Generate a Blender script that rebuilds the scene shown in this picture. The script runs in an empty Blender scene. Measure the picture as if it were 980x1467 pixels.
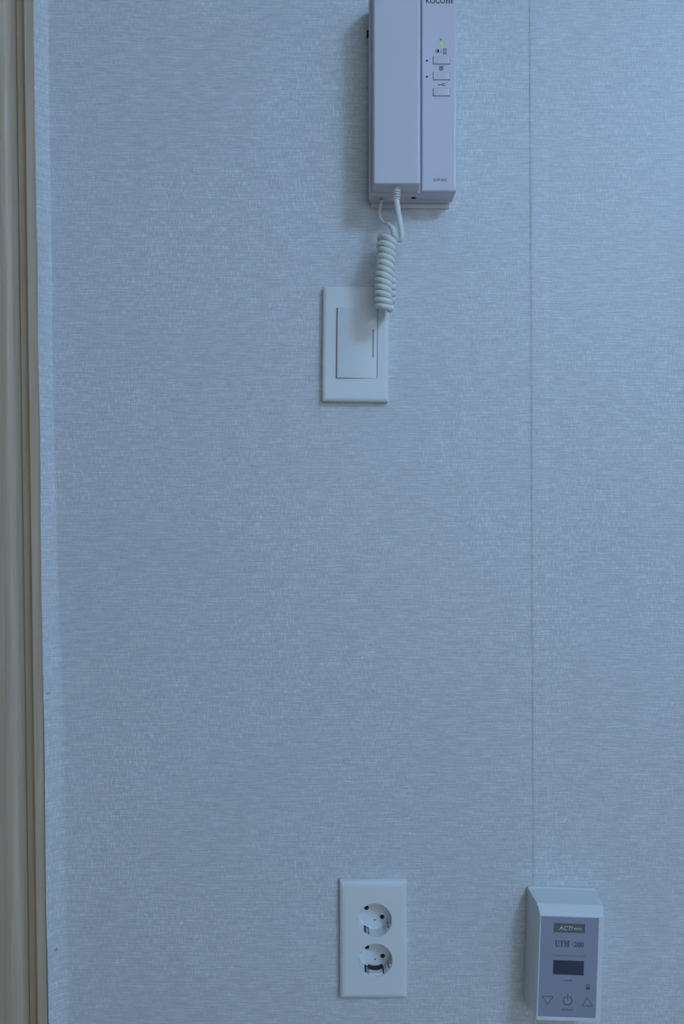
import bpy, bmesh, math
from mathutils import Vector, Matrix, noise

# ------------------------------------------------------------------ camera, light, exposure
S = 0.000724            # metres per photo pixel on the wall plane (70 x 120 mm switch plate)
D = 0.826               # camera distance from the wall (28 mm lens)
Z0 = 0.976              # camera height above the floor
scene = bpy.context.scene
C = scene.collection
cam = bpy.data.cameras.new('camera'); camo = bpy.data.objects.new('camera', cam); C.objects.link(camo)
cam.sensor_fit = 'VERTICAL'; cam.sensor_height = 36.0; cam.sensor_width = 24.0
cam.lens = 36.0 * D / (1467 * S); cam.clip_start = 0.01
camo.location = (0, -D, Z0); camo.rotation_euler = (math.pi / 2, 0, 0)
scene.camera = camo
world = bpy.data.worlds.new('world'); scene.world = world; world.use_nodes = True
world.node_tree.nodes['Background'].inputs[0].default_value = (0.3, 0.42, 0.6, 1)
world.node_tree.nodes['Background'].inputs[1].default_value = 0.1
LAMP_POS = (1.15, -1.95); LAMP_SIZE = 0.50
LAMP_COLOR = (0.34, 0.60, 1.0); LAMP_POWER = 34.0
FILL_COLOR = (0.75, 0.87, 1.0); FILL_POWER = 1.85      # glow of the added fill window behind the camera
scene.view_settings.view_transform = 'Standard'; scene.view_settings.look = 'None'
scene.view_settings.gamma = 1.0; scene.view_settings.use_curve_mapping = False
scene.view_settings.exposure = -0.02
ROOM = dict(x0=-1.6, x1=2.5, y0=-3.3, z1=2.36)

MM = 0.001
def wx(px, d=0.0): return (px - 490.0) * S * (D - d * MM) / D / MM          # photo column -> mm, d mm in front of wall
def wz(py, d=0.0): return (733.5 - py) * S * (D - d * MM) / D / MM          # photo row -> mm above camera height

# ------------------------------------------------------------------ materials
def new_mat(name):
    m = bpy.data.materials.new(name); m.use_nodes = True
    return m, m.node_tree.nodes, m.node_tree.links, m.node_tree.nodes['Principled BSDF']
def plain(name, col, rough=0.4, spec=0.5, metal=0.0, speck=0.0, emit=None):
    m, n, l, b = new_mat(name)
    b.inputs['Roughness'].default_value = rough
    b.inputs['Specular IOR Level'].default_value = spec
    b.inputs['Metallic'].default_value = metal
    b.inputs['Base Color'].default_value = (*col, 1)
    if speck:
        tc = n.new('ShaderNodeTexCoord'); nz = n.new('ShaderNodeTexNoise'); nz.inputs['Scale'].default_value = 60; nz.inputs['Detail'].default_value = 5
        mx = n.new('ShaderNodeMix'); mx.data_type = 'RGBA'
        mx.inputs['A'].default_value = (*[c * (1 - speck) for c in col], 1); mx.inputs['B'].default_value = (*[min(1, c * (1 + speck)) for c in col], 1)
        l.new(tc.outputs['Object'], nz.inputs['Vector']); l.new(nz.outputs['Fac'], mx.inputs['Factor']); l.new(mx.outputs['Result'], b.inputs['Base Color'])
    if emit:
        b.inputs['Emission Color'].default_value = (*emit[0], 1); b.inputs['Emission Strength'].default_value = emit[1]
    return m

def wallpaper_material():
    m, n, l, b = new_mat('linen_wallpaper')
    tc = n.new('ShaderNodeTexCoord')
    def nz(scale, detail, vec_scale, dist=0.0, rough=0.5):
        mp = n.new('ShaderNodeMapping'); mp.inputs['Scale'].default_value = vec_scale
        t = n.new('ShaderNodeTexNoise'); t.inputs['Scale'].default_value = scale; t.inputs['Detail'].default_value = detail
        t.inputs['Distortion'].default_value = dist; t.inputs['Roughness'].default_value = rough
        l.new(tc.outputs['Object'], mp.inputs['Vector']); l.new(mp.outputs['Vector'], t.inputs['Vector'])
        return t.outputs['Fac']
    def math_(op, a, c, clamp=False):
        k = n.new('ShaderNodeMath'); k.operation = op; k.use_clamp = clamp
        for i, v in enumerate((a, c)):
            if isinstance(v, (int, float)): k.inputs[i].default_value = v
            else: l.new(v, k.inputs[i])
        return k.outputs[0]
    def ramp(v, lo, hi):
        r = n.new('ShaderNodeMapRange'); r.inputs['From Min'].default_value = lo; r.inputs['From Max'].default_value = hi
        l.new(v, r.inputs['Value']); return r.outputs['Result']
    sepz = n.new('ShaderNodeSeparateXYZ'); l.new(tc.outputs['Object'], sepz.inputs[0])
    drift = nz(1.0, 2.0, (28, 0, 170))
    wav = math_('SINE', math_('ADD', math_('MULTIPLY', sepz.outputs['Z'], 2 * math.pi / 0.0031), math_('MULTIPLY', drift, 16.0)), 0)
    wav = ramp(wav, -1, 1)
    amp = ramp(nz(1.0, 2.0, (55, 0, 160)), 0.36, 0.62)
    hor = ramp(nz(1.0, 2.0, (50, 0, 800)), 0.32, 0.68)            # weft threads
    hor2 = ramp(nz(1.0, 1.0, (160, 0, 1300)), 0.3, 0.7)
    ver = ramp(nz(1.0, 1.5, (850, 0, 150)), 0.50, 0.70)           # warp slubs
    ver2 = ramp(nz(1.0, 1.0, (1000, 0, 260)), 0.3, 0.7)
    ver3 = ramp(nz(1.0, 1.0, (800, 0, 42)), 0.60, 0.72)           # sparse long warp threads
    big = nz(6.0, 3.0, (1, 0, 1))
    mixv = ramp(big, 0.38, 0.62)
    h = math_('ADD', math_('MULTIPLY', math_('MULTIPLY', wav, amp), 0.26), math_('MULTIPLY', hor, 0.30))
    h = math_('ADD', h, math_('MULTIPLY', hor2, 0.15))
    h = math_('ADD', h, math_('MULTIPLY', ver, math_('ADD', 0.18, math_('MULTIPLY', mixv, 0.28))))
    h = math_('ADD', h, math_('MULTIPLY', ver2, 0.10))
    h = math_('ADD', h, math_('MULTIPLY', math_('MULTIPLY', ver3, mixv), 0.30))
    cr = n.new('ShaderNodeValToRGB'); cr.color_ramp.elements[0].position = 0.1; cr.color_ramp.elements[1].position = 1.0
    cr.color_ramp.elements[0].color = (0.565, 0.575, 0.585, 1); cr.color_ramp.elements[1].color = (0.90, 0.90, 0.905, 1)
    l.new(h, cr.inputs['Fac'])
    # old scuffs and specks on the paper (photo marks at fixed places on the wall)
    col = cr.outputs['Color']
    def speck(px, py, r, dark):
        nonlocal col
        v = n.new('ShaderNodeVectorMath'); v.operation = 'DISTANCE'
        v.inputs[1].default_value = (wx(px) * MM, 0, Z0 + wz(py) * MM)
        sep = n.new('ShaderNodeSeparateXYZ'); cmb = n.new('ShaderNodeCombineXYZ')
        l.new(tc.outputs['Object'], sep.inputs[0]); l.new(sep.outputs['X'], cmb.inputs['X']); l.new(sep.outputs['Z'], cmb.inputs['Z'])
        l.new(cmb.outputs[0], v.inputs[0])
        f = n.new('ShaderNodeMapRange'); f.inputs['From Min'].default_value = r * MM; f.inputs['From Max'].default_value = r * 0.4 * MM
        l.new(v.outputs['Value'], f.inputs['Value'])
        mx = n.new('ShaderNodeMix'); mx.data_type = 'RGBA'; mx.blend_type = 'MULTIPLY'
        mx.inputs['B'].default_value = (dark, dark, dark, 1)
        l.new(f.outputs['Result'], mx.inputs['Factor']); l.new(col, mx.inputs['A']); col = mx.outputs['Result']
    for p in ((73, 991, 1.8, .62), (83, 1357, 1.9, .55), (85, 1346, 1.2, .8), (669, 293, 1.7, .82), (674, 300, 1.0, .86),
              (680, 307, 1.0, .86), (685, 313, 1.0, .86), (690, 319, 1.0, .88), (799, 849, 0.7, .7), (662, 283, .9, .85)): speck(*p)
    l.new(col, b.inputs['Base Color'])
    bp = n.new('ShaderNodeBump'); bp.inputs['Strength'].default_value = 0.7; bp.inputs['Distance'].default_value = 0.0004
    l.new(h, bp.inputs['Height']); l.new(bp.outputs['Normal'], b.inputs['Normal'])
    b.inputs['Roughness'].default_value = 0.39; b.inputs['Specular IOR Level'].default_value = 0.5
    return m

def wood_material(name, c0, c1, vec=(260, 260, 6), rough=0.45):
    m, n, l, b = new_mat(name)
    tc = n.new('ShaderNodeTexCoord'); mp = n.new('ShaderNodeMapping'); mp.inputs['Scale'].default_value = vec
    t = n.new('ShaderNodeTexNoise'); t.inputs['Scale'].default_value = 1; t.inputs['Detail'].default_value = 4; t.inputs['Roughness'].default_value = .6
    cr = n.new('ShaderNodeValToRGB'); cr.color_ramp.elements[0].position = .3; cr.color_ramp.elements[1].position = .7
    cr.color_ramp.elements[0].color = (*c0, 1); cr.color_ramp.elements[1].color = (*c1, 1)
    l.new(tc.outputs['Object'], mp.inputs['Vector']); l.new(mp.outputs['Vector'], t.inputs['Vector']); l.new(t.outputs['Fac'], cr.inputs['Fac'])
    l.new(cr.outputs['Color'], b.inputs['Base Color'])
    bp = n.new('ShaderNodeBump'); bp.inputs['Strength'].default_value = .15; bp.inputs['Distance'].default_value = .0003
    l.new(t.outputs['Fac'], bp.inputs['Height']); l.new(bp.outputs['Normal'], b.inputs['Normal'])
    b.inputs['Roughness'].default_value = rough
    return m

M = {}
M['paper'] = wallpaper_material()
M['wood'] = wood_material('oak_laminate', (.53, .41, .285), (.65, .515, .375))
M['wood_shaded'] = wood_material('shaded_oak_strip', (.43, .31, .20), (.54, .405, .27))  # oak with the raised strip's cast shade put into its tone
M['floor'] = wood_material('floor_laminate', (.34, .25, .16), (.43, .32, .21), (8, 160, 160))
M['wood_wall'] = plain('brown_wall_covering', (.36, .31, .24), .7, .2, speck=.05)
M['paint'] = plain('matt_white_paint', (.74, .74, .74), .8, .2, speck=.02)
M['phone'] = plain('lilac_white_plastic', (.715, .675, .73), .30, .5, speck=.008)
M['phone_grey'] = plain('grey_white_plastic', (.72, .68, .72), .4, .4, speck=.01)
M['plate'] = plain('white_plate_plastic', (.82, .84, .83), .32, .5, speck=.008)
M['cord'] = plain('cream_cord_vinyl', (.82, .83, .77), .42, .45, speck=.02)
M['thermo'] = plain('aged_white_plastic', (.76, .80, .80), .3, .5, speck=.015)
M['label'] = plain('grey_label_film', (.33, .345, .42), .35, .5, speck=.015)
M['label_dark'] = plain('dark_label_print', (.15, .155, .15), .4, .4, speck=.02)
M['label_ink'] = plain('label_ink', (.13, .12, .14), .5, .3, speck=.02)
M['label_white'] = plain('label_white_print', (.58, .60, .58), .5, .3, speck=.02)
M['label_pale'] = plain('label_pale_print', (.40, .40, .42), .5, .3, speck=.02)
M['display'] = plain('dark_display_glass', (.05, .055, .095), .2, .5, speck=.02)
M['ink'] = plain('dark_print', (.045, .045, .055), .5, .3, speck=.02)
M['black'] = plain('black_void', (.03, .03, .035), .6, .3, speck=.02)
M['metal'] = plain('nickel_clip', (.55, .55, .53), .35, .5, 1.0, speck=.02)
M['grey'] = plain('grey_window_plastic', (.36, .35, .35), .35, .5, speck=.02)
M['led'] = plain('green_lamp', (.2, .5, .05), .3, .5, emit=((.36, .75, .06), .35))
M['led_off'] = plain('dark_lamp_lens', (.05, .05, .04), .25, .5, speck=.02)
M['frosted'] = plain('fill_window_glass', (.7, .7, .7), .5, .4, emit=(FILL_COLOR, FILL_POWER))
M['lamp'] = plain('lamp_diffuser', (.8, .8, .8), .6, .2, emit=(LAMP_COLOR, LAMP_POWER))

# ------------------------------------------------------------------ helpers
def link(name, me, mat, parent=None):
    me.name = name
    if mat: me.materials.append(mat)
    o = bpy.data.objects.new(name, me); C.objects.link(o)
    if parent: o.parent = parent
    return o
def finish(name, bm, mat, parent=None, smooth=None, recalc=True, doubles=True):
    if doubles: bmesh.ops.remove_doubles(bm, verts=bm.verts, dist=1e-6)
    if recalc: bmesh.ops.recalc_face_normals(bm, faces=bm.faces)
    me = bpy.data.meshes.new(name); bm.to_mesh(me); bm.free()
    if smooth is not None:
        me.shade_smooth(); me.set_sharp_from_angle(angle=math.radians(smooth))
    return link(name, me, mat, parent)
def V(x, d, z): return Vector((x * MM, -d * MM, z * MM))         # mm: right, out of the wall, up
def add_box(bm, x0, x1, d0, d1, z0, z1):
    vs = [bm.verts.new(V(x, d, z)) for x in (x0, x1) for d in (d0, d1) for z in (z0, z1)]
    for f in ((0, 1, 3, 2), (4, 6, 7, 5), (0, 4, 5, 1), (2, 3, 7, 6), (0, 2, 6, 4), (1, 5, 7, 3)):
        bm.faces.new([vs[i] for i in f])
    return vs
def rbox(name, x0, x1, d0, d1, z0, z1, r, mat, parent, seg=3):
    bm = bmesh.new(); add_box(bm, x0, x1, d0, d1, z0, z1)
    if r: bmesh.ops.bevel(bm, geom=list(bm.edges), offset=r * MM, segments=seg, profile=.5, affect='EDGES', clamp_overlap=True)
    return finish(name, bm, mat, parent, 45)
def thing(name, label, cat, x, z, rot=0.0, group=None, d=0.0):
    o = bpy.data.objects.new(name, None); C.objects.link(o); o.empty_display_size = .02
    o.location = (x * MM, -d * MM, Z0 + z * MM); o.rotation_euler = (0, math.radians(rot), 0)
    o['label'] = label; o['category'] = cat
    if group: o['group'] = group
    return o
def structure(o, label, cat=None):
    o['kind'] = 'structure'; o['label'] = label
    o['category'] = cat or 'wall'
    return o
def ring(x0, x1, z0, z1, d, r=0.0, n=5):
    pts = []
    for cx, cz, a0 in ((x1 - r, z1 - r, 0), (x0 + r, z1 - r, 90), (x0 + r, z0 + r, 180), (x1 - r, z0 + r, 270)):
        if r <= 0: pts.append((cx, d, cz)); continue
        for i in range(n + 1):
            a = math.radians(a0 + 90 * i / n); pts.append((cx + r * math.cos(a), d, cz + r * math.sin(a)))
    return pts
def loft(bm, rings, cap=True, cap0=False):
    vr = [[bm.verts.new(V(*p)) for p in r] for r in rings]
    for a, b in zip(vr, vr[1:]):
        n = len(a)
        for i in range(n): bm.faces.new((a[i], a[(i + 1) % n], b[(i + 1) % n], b[i]))
    if cap: bm.faces.new(vr[-1])
    if cap0: bm.faces.new(vr[0][::-1])
    return vr
def grid_with_holes(bm, x0, x1, z0, z1, d, holes, hole_d):
    xs = sorted({x0, x1, *[h[0] for h in holes], *[h[1] for h in holes]}); zs = sorted({z0, z1, *[h[2] for h in holes], *[h[3] for h in holes]})
    vv = {}
    def vert(x, z, dd):
        k = (round(x, 4), round(z, 4), round(dd, 4))
        if k not in vv: vv[k] = bm.verts.new(V(x, dd, z))
        return vv[k]
    for a, b in zip(xs, xs[1:]):
        for c, e in zip(zs, zs[1:]):
            cx, cz = (a + b) / 2, (c + e) / 2
            if any(h[0] < cx < h[1] and h[2] < cz < h[3] for h in holes): continue
            bm.faces.new((vert(a, c, d), vert(b, c, d), vert(b, e, d), vert(a, e, d)))
    for h in holes:
        cs = [(h[0], h[2]), (h[1], h[2]), (h[1], h[3]), (h[0], h[3])]
        for i in range(4):
            p, q = cs[i], cs[(i + 1) % 4]
            bm.faces.new([bm.verts.new(V(p[0], d, p[1])), bm.verts.new(V(q[0], d, q[1])), bm.verts.new(V(q[0], hole_d, q[1])), bm.verts.new(V(p[0], hole_d, p[1]))])
        bm.faces.new([bm.verts.new(V(x, hole_d, z)) for x, z in cs])
BEV = 1.5
def plate_rings(x0, x1, z0, z1, d0, d1, b, n=4, r=1.2):
    rs = [ring(x0, x1, z0, z1, d0, r), ring(x0, x1, z0, z1, d1 - b, r)]
    for i in range(1, n + 1):
        a = math.pi / 2 * i / n; k = b * (1 - math.cos(a)) * BEV
        rs.append(ring(x0 + k, x1 - k, z0 + k, z1 - k, d1 - b + b * math.sin(a), r))
    return rs
def tube(bm, pts, rad, sides=10, caps=True):
    pts = [Vector(p) for p in pts]; n = len(pts)
    up = None; prev = None
    for i, p in enumerate(pts):
        t = (pts[min(i + 1, n - 1)] - pts[max(i - 1, 0)]).normalized()
        if up is None:
            up = t.cross(Vector((0, 1, 0)))
            if up.length < 1e-4: up = t.cross(Vector((1, 0, 0)))
        up = (up - t * up.dot(t)).normalized(); w = t.cross(up)
        r = rad[i] if isinstance(rad, (list, tuple)) else rad
        cur = [bm.verts.new(p + (up * math.cos(2 * math.pi * k / sides) + w * math.sin(2 * math.pi * k / sides)) * r) for k in range(sides)]
        if prev:
            for k in range(sides): bm.faces.new((prev[k], prev[(k + 1) % sides], cur[(k + 1) % sides], cur[k]))
        elif caps: bm.faces.new(cur[::-1])
        prev = cur
    if caps: bm.faces.new(prev)
def smooth_path(pts, per=10):
    out = []; n = len(pts); P = [Vector(p) for p in pts]
    for i in range(n - 1):
        p0, p1, p2, p3 = P[max(i - 1, 0)], P[i], P[i + 1], P[min(i + 2, n - 1)]
        for k in range(per):
            t = k / per
            out.append(.5 * ((2 * p1) + (-p0 + p2) * t + (2 * p0 - 5 * p1 + 4 * p2 - p3) * t * t + (-p0 + 3 * p1 - 3 * p2 + p3) * t ** 3))
    return out + [P[-1]]
def disc(name, x, z, d, r, h, mat, parent, n=16, dome=False):
    bm = bmesh.new()
    rs = []
    prof = [(1, 0), (1, h)] if not dome else [(1, 0), (.92, h * .5), (.7, h * .8), (.35, h)]
    for k, hh in prof: rs.append([(x + r * k * math.cos(2 * math.pi * i / n), d + hh, z + r * k * math.sin(2 * math.pi * i / n)) for i in range(n)])
    loft(bm, rs, True, True)
    return finish(name, bm, mat, parent, 40)
def lettering(name, s, x, z, d, width, height, mat, parent, bold=0.0, shear=0.0, thick=.05):
    """flat printed lettering centred on (x, z), scaled to width x height (mm)"""
    cu = bpy.data.curves.new(name, 'FONT'); cu.body = s; cu.offset = bold; cu.shear = shear; cu.resolution_u = 3
    to = bpy.data.objects.new(name, cu); C.objects.link(to)
    dg = bpy.context.evaluated_depsgraph_get(); me = bpy.data.meshes.new_from_object(to.evaluated_get(dg))
    bpy.data.objects.remove(to); bpy.data.curves.remove(cu)
    xs = [v.co.x for v in me.vertices]; ys = [v.co.y for v in me.vertices]
    ax, bx_, ay, by = min(xs), max(xs), min(ys), max(ys)
    bm = bmesh.new(); bm.from_mesh(me); bpy.data.meshes.remove(me)
    for v in bm.verts:
        v.co = V(x + ((v.co.x - ax) / (bx_ - ax) - .5) * width, d, z + ((v.co.y - ay) / (by - ay) - .5) * height)
    r = bmesh.ops.extrude_face_region(bm, geom=list(bm.faces))
    for e in r['geom']:
        if isinstance(e, bmesh.types.BMVert): e.co.y -= thick * MM
    return finish(name, bm, mat, parent)
def bars(name, segs, d, mat, parent, thick=.06):
    """flat printed strokes: (x0, z0, x1, z1, width) in mm"""
    bm = bmesh.new()
    for x0, z0, x1, z1, w in segs:
        a = Vector((x0, z0)); b = Vector((x1, z1)); t = (b - a).normalized(); nrm = Vector((-t.y, t.x)) * w / 2
        q = [a + nrm, a - nrm, b - nrm, b + nrm]
        f = [bm.verts.new(V(p.x, d + thick, p.y)) for p in q]; g = [bm.verts.new(V(p.x, d, p.y)) for p in q]
        bm.faces.new(f)
        for i in range(4): bm.faces.new((f[i], f[(i + 1) % 4], g[(i + 1) % 4], g[i]))
    return finish(name, bm, mat, parent, doubles=False)
def arc_segs(cx, cz, r, a0, a1, w, n=14):
    p = [(cx + r * math.cos(math.radians(a0 + (a1 - a0) * i / n)), cz + r * math.sin(math.radians(a0 + (a1 - a0) * i / n))) for i in range(n + 1)]
    return [(*p[i], *p[i + 1], w) for i in range(n)]

# ------------------------------------------------------------------ room shell
R = ROOM; X0, X1, Y0, Z1 = R['x0'] * 1000, R['x1'] * 1000, R['y0'] * 1000, R['z1'] * 1000
def slab(name, x0, x1, y0, y1, z0, z1, mat, label, cat):
    bm = bmesh.new(); add_box(bm, x0, x1, -y1, -y0, z0, z1)
    return structure(finish(name, bm, mat), label, cat)
slab('floor', X0 - 100, X1 + 100, Y0 - 100, 100, -60, 0, M['floor'], 'light wood laminate floor of the room', 'floor')
slab('ceiling', X0 - 100, X1 + 100, Y0 - 100, 100, Z1, Z1 + 60, M['paint'], 'plain white ceiling of the room', 'ceiling')
slab('wall_left', X0 - 100, X0, Y0, 100, 0, Z1, M['wood_wall'], 'plain brown wall beyond the door', 'wall')
slab('wall_right', X1, X1 + 100, Y0, 100, 0, Z1, M['paint'], 'plain pale wall opposite the door', 'wall')
slab('wall_front', X0 - 100, X1 + 100, Y0 - 100, Y0, 0, Z1, M['paint'], 'plain pale wall behind the camera', 'wall')

# added window behind the camera, out of view, glowing as soft fill light
win = bpy.data.objects.new('fill_window_1', None); C.objects.link(win); win.location = (.7, R['y0'], .65)
structure(win, 'white framed frosted window added out of view for fill light', 'window')
for wx0, wx1, wz0, wz1 in ((-850, 850, 0, 50), (-850, 850, 1250, 1300), (-850, -800, 50, 1250), (800, 850, 50, 1250), (-25, 25, 50, 1250)):
    bm = bmesh.new(); add_box(bm, wx0, wx1, -60, -1, wz0, wz1); finish('fill_window_frame', bm, M['paint'], win)
for a in (-800, 25):
    bm = bmesh.new(); add_box(bm, a, a + 775, -30, -22, 50, 1250); finish('fill_window_pane', bm, M['frosted'], win)

# outlet position is needed for the hole in the wall
OX, OZ = wx(535, 8), wz(1347, 8)
HX0, HX1, HZ0, HZ1 = OX - 24, OX + 26, OZ - 46, OZ + 46
CZ = Z0 * 1000
wb = bmesh.new()                                   # plaster wall with the wall-box hole
grid_with_holes(wb, X0, X1, 0, Z1, -1.5, [(HX0, HX1, CZ + HZ0, CZ + HZ1)], -45)
loft(wb, [ring(X0, X1, 0, Z1, -1.5), ring(X0, X1, 0, Z1, -100)], True)
wall = structure(finish('wall_back', wb, M['paper']), 'pale linen-textured papered wall carrying the intercom, switch, outlet and thermostat', 'wall')

EDGE = [(-700, 40), (0, 48), (180, 50), (400, 54), (490, 54.6), (600, 57), (850, 59.5), (960, 62), (1050, 64.5), (1287, 67.5), (1467, 71.5), (2100, 78)]
def edge_px(py):
    for (a, xa), (b, xb) in zip(EDGE, EDGE[1:]):
        if py <= b or b == 2100:
            t = (py - a) / (b - a); return xa + (xb - xa) * max(-.2, min(1.1, t))
def paper_sheet(name, cols, profile, label):
    rows = sorted({*[i * 14.0 for i in range(int(Z1 / 14) + 1)], Z1, CZ + HZ0, CZ + HZ1})
    bm = bmesh.new(); g = []
    for z in rows:
        g.append([bm.verts.new(V(*profile(x, z))) for x in cols])
    for r0, r1, za, zb in zip(g, g[1:], rows, rows[1:]):
        for i in range(len(cols) - 1):
            cx, cz = (cols[i] + cols[i + 1]) / 2, (za + zb) / 2 - CZ
            if HX0 < cx < HX1 and HZ0 < cz < HZ1: continue
            bm.faces.new((r0[i], r0[i + 1], r1[i + 1], r1[i]))
    o = finish(name, bm, M['paper'], wall, 60, recalc=False, doubles=False)
    o['label'] = label
    return o
def wave(x, z): return .35 * noise.noise(Vector((x / 170, 0, z / 260))) - .4
XREF = wx(58, 10)
def seam_x(z):
    py = 733.5 - (z - CZ) / (S / MM)
    return wx(758.6 + 4.4 * (py - 170) / 1030) + .5 * noise.noise(Vector((3, 0, z / 90)))
XS = wx(760)
def left_profile(x, z):
    py = 733.5 - (z - CZ) / (S / MM)
    e = wx(edge_px(py), 10) + .35 * noise.noise(Vector((9, 0, z / 45)))
    k = max(0, 1 - (x - XREF) / 70)
    u = x - XREF
    low = max(0, min(1, (py - 650) / 450)); width = 10 + 10 * low
    lift = 10.4 + 2.4 * max(0, min(1, (py - 880) / 300))
    t = max(0, 1 - u / width)
    d = lift * t ** (1.25 + .9 * low)
    xx = x + (e - XREF) * k
    q = max(0, 1 - (XS - x) / 40)
    xx += (seam_x(z) - XS) * q
    return (xx, d + wave(xx, z) * (1 - t), z)
def right_profile(x, z):
    u = x - XS
    q = max(0, 1 - u / 40)
    lap = .36 * max(0, min(1, u / 1.5)) if u < 14.5 else .36 * max(0, 1 - (u - 14.5) / 4.5)
    xx = x + (seam_x(z) - XS + .22) * q
    return (xx, wave(xx, z) + lap * (1 + .5 * noise.noise(Vector((5, 0, z / 70)))) - .15, z)
lc = [XREF + i * .8 for i in range(26)] + [XREF + 21 + i * 5 for i in range(10)]
x = lc[-1] + 12
while x < XS - 4: lc.append(x); x += 13
lc = sorted({*[c for c in lc if min(abs(c - HX0), abs(c - HX1)) > 2], HX0, HX1, XS - 3, XS})
rc = [XS + i * 1.5 for i in range(20)]
x = rc[-1] + 8
while x < X1: rc.append(x); x += 24
rc.append(X1)
paper_sheet('wallpaper_sheet', lc, left_profile, 'wallpaper strip curling out at its edge against the door casing')
paper_sheet('wallpaper_sheet', rc, right_profile, 'wallpaper strip beyond the vertical seam')

# ------------------------------------------------------------------ door with oak casing
door = bpy.data.objects.new('door_1', None); C.objects.link(door); door.location = (wx(30, 10) * MM, 0, 0)
structure(door, 'light oak door with moulded casing beside the papered wall', 'door')
DX = wx(30, 10); LEAN = -0.01363
def sweep_z(name, prof, mat, z0, z1, closed=True, n=1):
    bm = bmesh.new()
    rs = [[bm.verts.new(V(p[0] - DX + LEAN * (z - CZ), p[1], z)) for p in prof] for z in [z0 + (z1 - z0) * i / n for i in range(n + 1)]]
    for a, b in zip(rs, rs[1:]):
        m = len(prof)
        for i in range(m): bm.faces.new((a[i], a[(i + 1) % m], b[(i + 1) % m], b[i]))
    bm.faces.new(rs[0][::-1]); bm.faces.new(rs[-1])
    return finish(name, bm, mat, door, 35)
sweep_z('casing_edge_strip', [(-308.9, 0), (-308.9, 9.0), (-309.3, 9.6), (-318.6, 9.9), (-319.3, 9.4), (-319.6, 8.4), (-319.6, 0)], M['wood'], 0, 2060)
sweep_z('casing_groove_strip', [(-319.6, 0), (-319.6, 3.2), (-329.6, 2.6), (-329.9, 0)], M['wood_shaded'], 0, 2060)
sweep_z('casing_moulding', [(-330.5, 0), (-330.5, 3.0), (-331.0, 7), (-332.0, 11), (-333.4, 14), (-335.4, 16.4), (-338, 17.4), (-342, 17.2), (-374, 12), (-377, 10), (-377, 0)], M['wood'], 0, 2060)
sweep_z('door_leaf', [(-379, 0), (-379, 6), (-380, 7), (-1189, 7), (-1190, 6), (-1190, 0)], M['wood'], 8, 2040)
sweep_z('far_casing', [(-1192, 0), (-1192, 12), (-1194, 14), (-1252, 17), (-1256, 14), (-1256, 0)], M['wood'], 0, 2060)
hb = bmesh.new(); add_box(hb, -1260 - DX + LEAN * 1080, -305 - DX + LEAN * 1080, 0, 17, 2060, 2125)
finish('head_casing', hb, M['wood'], door)
hb = bmesh.new(); tube(hb, smooth_path([V(-1120 - DX, 7, 1000), V(-1120 - DX, 45, 1000), V(-1110 - DX, 52, 1000), V(-1010 - DX, 52, 1000)], 6), 9 * MM, 12)
finish('door_handle', hb, M['metal'], door, 40)
bb = bmesh.new(); add_box(bb, -304, X1, .6, 10, 0, 70)
structure(finish('baseboard_back', bb, M['wood']), 'low oak baseboard along the foot of the papered wall', 'baseboard')

# ------------------------------------------------------------------ ceiling lamp (the light of the room)
lamp = bpy.data.objects.new('ceiling_lamp', None); C.objects.link(lamp); lamp.location = (LAMP_POS[0], LAMP_POS[1], R['z1'])
lamp['label'] = 'round opal ceiling lamp lighting the room'; lamp['category'] = 'lamp'
h = LAMP_SIZE * 500
def turned(prof, n=40):
    bm = bmesh.new()
    rr = [[bm.verts.new((q * MM * math.cos(2 * math.pi * i / n), q * MM * math.sin(2 * math.pi * i / n), z * MM)) for i in range(n)] for q, z in prof]
    for a, b in zip(rr, rr[1:]):
        for i in range(n): bm.faces.new((a[i], a[(i + 1) % n], b[(i + 1) % n], b[i]))
    bm.faces.new(rr[-1]); bm.faces.new(rr[0][::-1])
    return bm
finish('lamp_base', turned([(h * .9, 0), (h * .92, -18), (h * .8, -26)]), M['paint'], lamp, 40)
finish('lamp_globe', turned([(h * .8, -26), (h * .97, -60), (h, -110), (h * .96, -165), (h * .82, -215), (h * .55, -248), (h * .2, -262)]), M['lamp'], lamp, 60)

# ------------------------------------------------------------------ intercom base on the wall
PX, PZ = 70.0, 318.6                                  # anchor: foot of the base, mm
ip = thing('intercom_base', 'lilac-white wall intercom base with three small buttons and a green lamp', 'intercom', PX, PZ)
L_, R_, T_ = 27.2 - PX, 113.7 - PX, 520 - PZ
def panel_px(px, py, d=35): return wx(px, d) - PX, wz(py, d) - PZ
rbox('wall_bracket', wx(531.5) - PX, wx(643) - PX, 0, 2.2, -4.4, T_ - 6, .3, M['phone_grey'], ip, 2)
rbox('back_shell', L_ + .5, R_ - .5, 4.2, 11, 0, T_, 1.0, M['phone'], ip)
rbox('mounting_boss', L_ + 12, R_ - 12, 2, 5, 6, T_ - 12, 0, M['phone_grey'], ip)
rbox('front_shell', L_, R_, 11.2, 30, 0, T_, 1.4, M['phone'], ip)
rbox('latch_tab', L_ - 1.8, L_ + .6, 4, 8, wz(53, 6) - PZ, wz(44.5, 6) - PZ, .3, M['black'], ip, 1)
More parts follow.
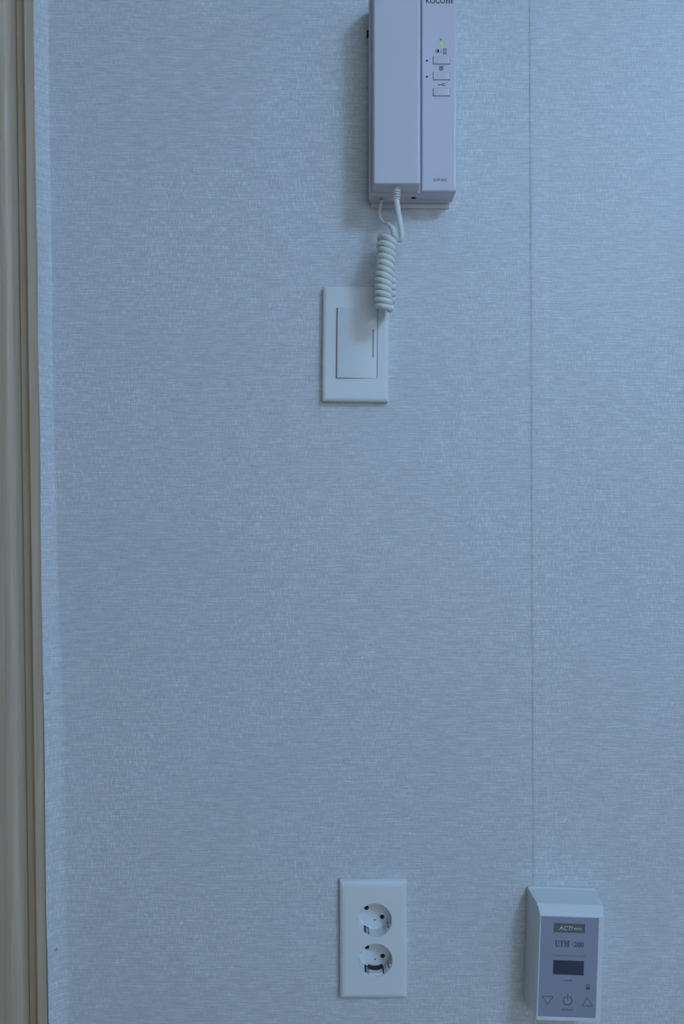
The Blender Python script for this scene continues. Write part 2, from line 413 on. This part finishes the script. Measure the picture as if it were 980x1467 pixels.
# control panel with three button holes and two lamp holes
pl = panel_px(604.5, 100)[0]
bt = [(*panel_px(620, 92.5), *panel_px(644.5, 81)), (*panel_px(620, 115), *panel_px(644.5, 103.5)), (*panel_px(620, 138), *panel_px(644.5, 126.5))]
holes = [(b[0], b[2], b[1], b[3]) for b in bt]
bm = bmesh.new()
rs = plate_rings(pl, R_, .2, T_ - .2, 29.5, 35, 1.3, 4, .9)
loft(bm, rs, cap=False)
k = 1.3 * BEV
grid_with_holes(bm, pl + k, R_ - k, .2 + k, T_ - .2 - k, 35, holes, 31)
cp = finish('control_panel', bm, M['phone'], ip, 45)
for i, hx in enumerate(holes):
    b = rbox('button', hx[0] + .45, hx[1] - .25, 31, 35.9, hx[2] + .4, hx[3] - .38, .55, M['phone'], ip, 3)
for py in (87, 110): disc('lamp_lens', *panel_px(611.6, py), 34.9, 1.15, .35, M['led_off'], ip, 14, True)
disc('power_lamp', *panel_px(631.8, 63.5), 34.9, 1.9, .7, M['led'], ip, 16, True)
# prints on the panel
x_, z_ = panel_px(631.5, 56.5)
bars('lamp_print', [(x_ - 1.1, z_ - .7, x_, z_ + .9, .5), (x_ + 1.1, z_ - .7, x_, z_ + .9, .5), (x_ - 1, z_ - .5, x_ + 1, z_ - .5, .5)], 35.0, M['label_ink'], ip)
x_, z_ = panel_px(626.8, 73.2)
bars('call_print', arc_segs(x_, z_, 1.55, 0, 360, .55) + [(x_ - .2, z_ + .5, x_ + 1.7, z_ + .5, 1.7), (x_ - .7, z_ - 1.5, x_ + 1.1, z_ - .4, .8)], 35.0, M['ink'], ip)
x_, z_ = panel_px(632, 73.5)
bars('slash_print', [(x_ - .45, z_ - 1.5, x_ + .55, z_ + 1.5, .45)], 35.0, M['ink'], ip)
x_, z_ = panel_px(637.2, 73.6)
bars('guard_print', [(x_ - 1.4, z_ + .3, x_ - 1.4, z_ + 2.9, .6), (x_ + 1.4, z_ + .3, x_ + 1.4, z_ + 2.9, .6), (x_ - 1.2, z_ + 2.6, x_ + 1.2, z_ + 2.6, .6), (x_, z_ + 1.5, x_, z_ + .4, 1.0),
                     (x_ - 1.4, z_ - 2.9, x_ - 1.4, z_ - .3, .6), (x_ + 1.4, z_ - 2.9, x_ + 1.4, z_ - .3, .6), (x_ - 1.2, z_ - .6, x_ + 1.2, z_ - .6, .5), (x_ - 1.2, z_ - 1.6, x_ + 1.2, z_ - 1.6, .5), (x_ - 1.2, z_ - 2.6, x_ + 1.2, z_ - 2.6, .5)], 35.0, M['ink'], ip)
x_, z_ = panel_px(632.2, 97.3)
bars('lobby_print', [(x_ - 1.5, z_ - 2.2, x_ - 1.5, z_ + 2.3, .8), (x_ + 1.5, z_ - 2.2, x_ + 1.5, z_ + 2.3, .8), (x_ - 1.5, z_ - 2, x_ + 1.5, z_ - 2, .8), (x_ - 1.5, z_ + .5, x_ + 1.5, z_ + .5, .7), (x_, z_ - 2, x_, z_ + 2.2, .6)], 35.0, M['ink'], ip)
x_, z_ = panel_px(633.5, 121.2)
bars('key_print', arc_segs(x_ + 1.1, z_, 1.2, 0, 360, .65) + [(x_ - 4.4, z_ - .1, x_ - .1, z_ - .1, .75), (x_ - 3.4, z_ - .1, x_ - 3.4, z_ - 1.0, .7)], 35.0, M['ink'], ip)
# maker's lettering at the top, model lettering near the foot
xa, zb = panel_px(610.3, 5.0); xb, _ = panel_px(648, 5.0); w = xb - xa; hh = 6.0
lettering('maker_lettering', 'KOCO', xa + w * .365, zb + hh / 2, 35.0, w * .73, hh, M['ink'], ip, bold=.02)
mx = xa + w * .79
bars('maker_lettering', [(mx, zb, mx, zb + hh, 1.25), (mx + w * .095, zb, mx + w * .095, zb + hh, 1.25), (mx + w * .19, zb, mx + w * .19, zb + hh - .5, 1.25), (mx - .6, zb + hh - .6, mx + w * .19, zb + hh - .6, 1.2)], 35.0, M['ink'], ip)
x_, z_ = panel_px(630.5, 257.8)
lettering('model_lettering', 'KDP-602', x_, z_, 35.0, 13.2, 2.7, M['label_ink'], ip, bold=.015)
# cord socket and jack hole in the underside
def under_disc(name, px, py, rx, ry, mat):
    d = 18.0
    zc = 0.0; xx = wx(px, 14) - PX
    bm = bmesh.new()
    dd = (1 - (PZ) / ((733.5 - py) * S / MM)) * D / MM
    n = 16
    top = [bm.verts.new(V(xx + rx * math.cos(2 * math.pi * i / n), dd + ry * math.sin(2 * math.pi * i / n), .3)) for i in range(n)]
    bot = [bm.verts.new(V(xx + rx * math.cos(2 * math.pi * i / n), dd + ry * math.sin(2 * math.pi * i / n), -.15)) for i in range(n)]
    for i in range(n): bm.faces.new((top[i], top[(i + 1) % n], bot[(i + 1) % n], bot[i]))
    bm.faces.new(bot); bm.faces.new(top[::-1])
    finish(name, bm, mat, ip)
under_disc('jack_hole', 592, 283.5, 2.6, 2.6, M['black'])
under_disc('cord_socket', 546.5, 285.5, 2.0, 2.2, M['black'])

# ------------------------------------------------------------------ handset with coiled cord
hs = thing('telephone_handset', 'long lilac-white handset resting on the intercom, with a cream coiled cord', 'handset', 53, PZ, d=30)
HL, HR = 30.2 - 53, 76.4 - 53
def hv(x, d, z): return (x, d - 30, z)
bm = bmesh.new()
secs = []
for d, ins in ((31, 1.2), (32, .3), (34, 0), (46, 0), (50.3, .15), (51.7, .55), (52.6, 1.2), (53.1, 2.2), (53.12, 3.0), (53.12, 4.0)):
    secs.append([(p[0], p[1] - 30, p[2]) for p in ring(HL + ins * .8, HR - ins, -.4 + ins * .7, T_ - 2 - ins, d, 2.2, 6)])
loft(bm, secs, True, True)
finish('handset_shell', bm, M['phone'], hs, 50)
# strain relief
sx = wx(568.3, 44) - 53; sd = 44 - 30
bm = bmesh.new(); tube(bm, [V(sx, sd, 1), V(sx, sd, -12.8)], 1.9 * MM, 14)
sr = finish('strain_relief', bm, M['cord'], hs, 40)
for i in range(5):
    zc = -1.2 - i * 2.55
    bm = bmesh.new()
    tube(bm, [V(sx, sd, zc + .7), V(sx, sd, zc + .55), V(sx, sd, zc - .55), V(sx, sd, zc - .7)], [3.3 * MM, 3.8 * MM, 3.8 * MM, 3.3 * MM], 14)
    finish('relief_rib', bm, M['cord'], sr, 40)
# cord: thin lead from the base -> front limb of the coil -> turn -> rear limb -> handset
def cpt(px, py, d): return V(wx(px, d) - 53, d - 30, wz(py, d) - PZ)
RAD = 6.5; pts = []; rads = []
lead = smooth_path([cpt(547, 285, 14), cpt(545.5, 293, 15), cpt(543.8, 304, 20), cpt(546, 313, 28), cpt(551.5, 320, 39), cpt(557, 321.5, 48), cpt(563, 328, 54)], 8)
nl = len(lead)
def limb(axis, turns, phi0, sgn=-1, per=26, r0=RAD, r1=RAD, slant=.14):
    """axis: list of points (downwards or upwards) ; helix around it"""
    ax = smooth_path(axis, 40); n = int(turns * per); out = []
    L = [0]
    for a, b in zip(ax, ax[1:]): L.append(L[-1] + (b - a).length)
    for i in range(n + 1):
        s = L[-1] * i / n; j = 0
        while j < len(L) - 2 and L[j + 1] < s: j += 1
        t = (s - L[j]) / max(1e-9, L[j + 1] - L[j]); p = ax[j].lerp(ax[j + 1], t)
        tan = (ax[j + 1] - ax[j]).normalized()
        e1 = Vector((1, 0, 0)); e1 = (e1 - tan * e1.dot(tan)).normalized(); e1 = (e1 + tan * slant * (1 if tan.z < 0 else -1)).normalized()
        e2 = Vector((0, -1, 0)); e2 = (e2 - tan * e2.dot(tan)).normalized()
        ph = phi0 + sgn * 2 * math.pi * turns * i / n
        r = (r0 + (r1 - r0) * i / n) * MM
        out.append(p + e1 * math.cos(ph) * r + e2 * math.sin(ph) * r)
    return out
front_axis = [cpt(559, 337, 47), cpt(555.5, 352, 47), cpt(552.5, 380, 47), cpt(549.8, 405, 47), cpt(549.3, 425, 47), cpt(550.8, 443, 46)]
rear_axis = [cpt(553.5, 436, 26.6), cpt(555.3, 415, 26.6), cpt(553, 390, 26.6), cpt(552, 360, 26.6), cpt(553.5, 337, 26.6)]
f = limb(front_axis, 12.2, math.radians(55), r1=5.9)
r = limb(rear_axis, 11.3, math.radians(-40))
turn = smooth_path([f[-1], f[-1].lerp(r[0], .35) + V(-1.5, 0, -.6), f[-1].lerp(r[0], .7) + V(-.5, 0, -.5), r[0]], 8)[1:-1]
back = smooth_path([r[-1], cpt(566, 340, 33), cpt(574.5, 343, 41), cpt(575, 331, 44), cpt(573, 317, 44.5), cpt(570.3, 303, 44), cpt(568.8, 292, 44), cpt(568.4, 284, 44)], 8)[1:]
pts = lead + f + turn + r + back
for i in range(len(pts)):
    t = min(1, max(0, (i - nl * .62) / (nl * .38)))
    rads.append((1.25 + 1.6 * t) * MM)
bm = bmesh.new(); tube(bm, pts, rads, 10)
finish('coiled_cord', bm, M['cord'], hs, 60)

# ------------------------------------------------------------------ light switch
sw = thing('light_switch', 'white rectangular light switch with one tall rocker, under the coiled cord', 'light switch', wx(509.5, 5), wz(493.5, 5), .6)
rx0, rx1, rz0, rz1 = -20.2, 22.6, -35.4, 36.2
bm = bmesh.new(); loft(bm, plate_rings(-34, 34, -59.2, 59.2, 0, 9, 2.6, 5, .8), cap=False)
k = 2.6 * BEV
grid_with_holes(bm, -34 + k, 34 - k, -59.2 + k, 59.2 - k, 9, [(rx0, rx1, rz0, rz1)], 5)
finish('cover_plate', bm, M['plate'], sw, 30)
bm = bmesh.new()
a = [(rx0 + 1.5, 5), (rx0 + 1.2, 11.0), (rx0 + 1.5, 11.8), (rx0 + 2.4, 12.1), (rx1 - 1.2, 9.15), (rx1 - .55, 8.6), (rx1 - .55, 5)]
lo = [bm.verts.new(V(p[0], p[1], rz0 + .1)) for p in a]; hi = [bm.verts.new(V(p[0], p[1], rz1 - .12)) for p in a]
for i in range(len(a)): bm.faces.new((lo[i], lo[(i + 1) % len(a)], hi[(i + 1) % len(a)], hi[i]))
bm.faces.new(lo[::-1]); bm.faces.new(hi)
rk = finish('rocker', bm, M['plate'], sw, 25)
bm = bmesh.new(); slope = -(12.1 - 9.15) / (rx1 - 1.2 - rx0 - 2.4)
def rk_d(x): return 12.1 + slope * (x - rx0 - 2.4)
ins = [(x, z) for x, d, z in ring(17.0, 18.7, -14.2, 14.8, 0, .8, 4)]
t_ = [bm.verts.new(V(x, rk_d(x) + .06, z)) for x, z in ins]; b_ = [bm.verts.new(V(x, rk_d(x) - .5, z)) for x, z in ins]
for i in range(len(ins)): bm.faces.new((t_[i], t_[(i + 1) % len(ins)], b_[(i + 1) % len(ins)], b_[i]))
bm.faces.new(t_)
o = finish('indicator_window', bm, M['grey'], rk); o['label'] = 'narrow grey indicator window'

# ------------------------------------------------------------------ power outlet
po = thing('power_outlet', 'white double wall outlet with two round recessed sockets', 'power outlet', OX, OZ, -.2)
SR = 17.6; SC = [(wx(537.3, 8) - OX, wz(1319, 8) - OZ), (wx(537.8, 8) - OX, wz(1376.3, 8) - OZ)]
bm = bmesh.new(); loft(bm, plate_rings(-34.6, 34.6, -60.5, 60.5, 0, 8, 3.6, 5, .8), cap=False)
k = 3.6 * BEV; fx0, fx1, fz0, fz1 = -34.6 + k, 34.6 - k, -60.5 + k, 60.5 - k
zm = (SC[0][1] + SC[1][1]) / 2
N = 64
for (cx, cz), (a0, a1) in zip(SC, ((zm, fz1), (fz0, zm))):
    angs = sorted({2 * math.pi * i / N for i in range(N)} | {math.atan2(zc - cz, xc - cx) % (2 * math.pi) for xc in (fx0, fx1) for zc in (a0, a1)})
    inner = []; outer = []
    for a in angs:
        c, s = math.cos(a), math.sin(a)
        t = min([((fx1 - cx) / c) if c > 1e-9 else ((fx0 - cx) / c) if c < -1e-9 else 1e9, ((a1 - cz) / s) if s > 1e-9 else ((a0 - cz) / s) if s < -1e-9 else 1e9])
        outer.append(bm.verts.new(V(cx + c * t, 8, cz + s * t))); inner.append(bm.verts.new(V(cx + c * SR, 8, cz + s * SR)))
    n = len(angs)
    for i in range(n): bm.faces.new((inner[i], inner[(i + 1) % n], outer[(i + 1) % n], outer[i]))
finish('cover_plate', bm, M['plate'], po, 30)
WD = -9.5
def wall_patch(name, cx, cz, a0, a1, d0, d1, raise_, mat, parent, n=5, sink=.2, r=SR - .5):
    bm = bmesh.new(); A = [math.radians(a0 + (a1 - a0) * i / n) for i in range(n + 1)]
    def rr(rad, d): return [bm.verts.new(V(cx + rad * math.cos(a), d, cz + rad * math.sin(a))) for a in A]
    i0, i1, o0, o1 = rr(r - raise_, d0), rr(r - raise_, d1), rr(r + sink, d0), rr(r + sink, d1)
    for i in range(n):
        for p, q in ((i0, i1), (i1, o1), (o1, o0), (o0, i0)): bm.faces.new((p[i], p[i + 1], q[i + 1], q[i]))
    bm.faces.new((i0[0], i1[0], o1[0], o0[0])); bm.faces.new((i0[-1], o0[-1], o1[-1], i1[-1]))
    return finish(name, bm, mat, parent, 40)
for j, (cx, cz) in enumerate(SC):
    bm = bmesh.new()
    prof = [(SR, 8.0), (SR - .35, 7.5), (SR - .5, 6.8), (SR - .5, WD + 1), (SR - 1.2, WD + .2), (SR - 2.2, WD)]
    loft(bm, [[(cx + rr * math.cos(2 * math.pi * i / 48), d, cz + rr * math.sin(2 * math.pi * i / 48)) for i in range(48)] for rr, d in prof])
    for fc in bm.faces: fc.normal_flip()
    well = finish('socket_well', bm, M['plate'], po, 40, recalc=False)
    for sgn in (-1, 1):
        hx, hz = cx + sgn * 8.2, cz - sgn * 4.75
        disc('pin_hole', hx, hz, WD - .05, 2.5, .12, M['black'], well, 16)
        bm = bmesh.new()
        loft(bm, [[(hx + q * math.cos(2 * math.pi * i / 18), d, hz + q * math.sin(2 * math.pi * i / 18)) for i in range(18)] for q, d in ((3.2, WD), (3.2, WD + .35), (2.45, WD + .5), (2.4, WD - .05))], False)
        finish('pin_collar', bm, M['plate'], well, 40)
    for a in (60, 240):
        wall_patch('clip_slot', cx, cz, a - 10, a + 10, WD + .05, WD + 14, .25, M['black'], well)
        wall_patch('earth_clip', cx, cz, a - 5, a + 5, WD + 5, 5.2, 1.3, M['metal'], well)
    for a in (-30, 150):
        wall_patch('guide_slot', cx, cz, a - 5, a + 5, WD + 1, 4.5, .2, M['black'] if a > 0 else M['grey'], well)
        wall_patch('guide_rib', cx, cz, a - 11, a - 5, WD + .2, 5.5, 1.4, M['plate'], well)
        wall_patch('guide_rib', cx, cz, a + 5, a + 11, WD + .2, 5.5, 1.4, M['plate'], well)
    disc('screw_hole', cx + .4, cz - 8.2, WD - .02, .8, .1, M['black'], well, 10)
    if j == 1:
        wall_patch('broken_opening', cx, cz, 243, 300, WD + .1, WD + 7.5, 2.2, M['black'], well, 8)
        wall_patch('opening_ledge', cx, cz, 247, 297, WD + 7.2, 4.5, 1.6, M['plate'], well, 8)
        wall_patch('opening_slit', cx, cz, 298, 301.5, WD + 6, 5.5, .3, M['black'], well, 2)

# ------------------------------------------------------------------ thermostat
TX, TZ = wx(802), wz(1352)
th = thing('thermostat', 'boxy aged-white thermostat with grey label and small dark display', 'thermostat', TX, TZ, 2.0)
DT = 40.0
def tp(px, py):
    xw, zw = wx(px, DT) - TX, wz(py, DT) - TZ; a = math.radians(2.0)
    return xw * math.cos(a) - zw * math.sin(a), xw * math.sin(a) + zw * math.cos(a)
bm = bmesh.new()
loft(bm, [ring(-36, 34.5, -56, 58, 0, .8, 3), ring(-35.8, 34.3, -56, 58, 4, .8, 3), ring(-33.6, 32, -55.6, 56.8, 31.8, .8, 3), ring(-33.1, 31.6, -55.4, 55.9, 33, .8, 3),
          ring(-32.2, 30.9, -54.8, 49.8, DT - .5, .8, 3), ring(-31.7, 30.4, -54.4, 49.2, DT, .8, 3)], True, True)
finish('housing', bm, M['thermo'], th, 10)
bm = bmesh.new(); loft(bm, [ring(-35.2, 33.6, 55, 59.2, 0, .5, 3), ring(-35.2, 33.6, 55, 59.2, 2.2, .5, 3)], True, True)
finish('wall_bracket', bm, M['thermo'], th, 30)
lab = rbox('label_panel', -30.9, 26.2, DT - .5, DT + .12, -50.8, 48.0, 0, M['label'], th)
dl = DT + .12
q0 = tp(793, 1335.5); q1 = tp(838.5, 1323.5)
mid = ((q0[0] + q1[0]) / 2, (q0[1] + q1[1]) / 2)
bars('maker_plate', [(mid[0] - 15.4, mid[1], mid[0] + 15.4, mid[1], 9.0)], dl, M['label_dark'], th, .05)
lettering('maker_lettering', 'ACTI', mid[0] - 3.6, mid[1] - .3, dl + .05, 14.5, 4.4, M['label_white'], th, bold=.03, shear=.25)
lettering('maker_lettering', 'nm', mid[0] + 8.2, mid[1] - 1.0, dl + .05, 7.4, 2.9, M['label_white'], th, bold=.02)
# bold serif model name
cx0, cz0 = tp(797, 1351.5)
def serif(kind, x, z, w, h):
    b = []
    if kind == 'U': b = [(x + .9, z + h, x + .9, z + 1.2, 1.3), (x + w - .7, z + h, x + w - .7, z + 1.2, .6), (x + .5, z + .35, x + w - .5, z + .35, .8), (x - .2, z + h - .25, x + 2, z + h - .25, .5), (x + w - 1.6, z + h - .25, x + w + .2, z + h - .25, .5)]
    if kind == 'T': b = [(x + w / 2, z, x + w / 2, z + h, 1.4), (x, z + h - .3, x + w, z + h - .3, .6), (x + .2, z + h, x + .2, z + h - 1.5, .45), (x + w - .2, z + h, x + w - .2, z + h - 1.5, .45), (x + w / 2 - 1.3, z + .25, x + w / 2 + 1.3, z + .25, .5)]
    if kind == 'H':
        for c in (x + .9, x + w - .9): b += [(c, z, c, z + h, 1.3), (c - 1.1, z + .25, c + 1.1, z + .25, .5), (c - 1.1, z + h - .25, c + 1.1, z + h - .25, .5)]
        b.append((x + .9, z + h / 2, x + w - .9, z + h / 2, .6))
    return b
w = 4.3; hh = 6.2
sg = serif('U', cx0 - 1.2, cz0 - hh / 2, w, hh) + serif('T', cx0 + 3.4, cz0 - hh / 2, w, hh) + serif('H', cx0 + 8.2, cz0 - hh / 2, 4.6, hh) + [(cx0 + 15.2, cz0 - .2, cx0 + 17, cz0 - .2, .7)]
bars('model_lettering', sg, dl, M['label_ink'], th)
x_, z_ = tp(829.5, 1353)
lettering('model_lettering', '200', x_, z_, dl, 9.6, 5.2, M['label_ink'], th, bold=.03)
x_, z_ = tp(815, 1369.3)
lettering('caption_lettering', 'Temperature controller', x_, z_, dl, 34, 2.7, M['label_ink'], th)
a0 = tp(792.8, 1375.2); a1 = tp(836, 1397.2)
rbox('display', a0[0], a1[0], DT - .4, DT + .2, min(a0[1], a1[1]) , max(a0[1], a1[1]), 0, M['display'], th)
x_, z_ = tp(814, 1404.3)
lettering('caption_lettering', 'mode', x_, z_, dl, 8.4, 2.0, M['label_ink'], th, bold=.01)
x_, z_ = tp(842.3, 1413.6)
bars('padlock_print', [(x_ - 1.9, z_ - 1.5, x_ + 1.9, z_ - 1.5, 2.6), (x_ - 1.3, z_ - .4, x_ - 1.3, z_ + 1.8, .7), (x_ + 1.3, z_ - .4, x_ + 1.3, z_ + 1.8, .7), (x_ - 1.5, z_ + 2.0, x_ + 1.5, z_ + 2.0, .8)], dl, M['label_ink'], th)
def tri(x, z, w, h, s):
    return [(x - w, z + s * h, x + w, z + s * h, .6), (x - w, z + s * h, x, z - s * h, .6), (x + w, z + s * h, x, z - s * h, .6)]
x_, z_ = tp(784.5, 1433.2)
bars('arrow_print', tri(x_, z_, 5.2, 4.2, 1), dl, M['label_ink'], th); disc('arrow_dot', x_, z_ + 1.0, dl, 1.0, .06, M['label_pale'], th)
x_, z_ = tp(841.5, 1435.0)
bars('arrow_print', tri(x_, z_, 5.2, 4.2, -1), dl, M['label_ink'], th); disc('arrow_dot', x_, z_ - 1.0, dl, 1.0, .06, M['label_pale'], th)
x_, z_ = tp(813.2, 1433.5)
bars('power_print', arc_segs(x_, z_, 4.3, 112, 428, .95, 22) + [(x_, z_ + .8, x_, z_ + 6.6, 1.0)], dl, M['label_ink'], th)
disc('arrow_dot', x_, z_, dl, 1.0, .06, M['label_pale'], th)
x_, z_ = tp(812.8, 1446.6)
lettering('caption_lettering', 'POWER', x_, z_, dl, 12, 2.0, M['label_ink'], th, bold=.01)
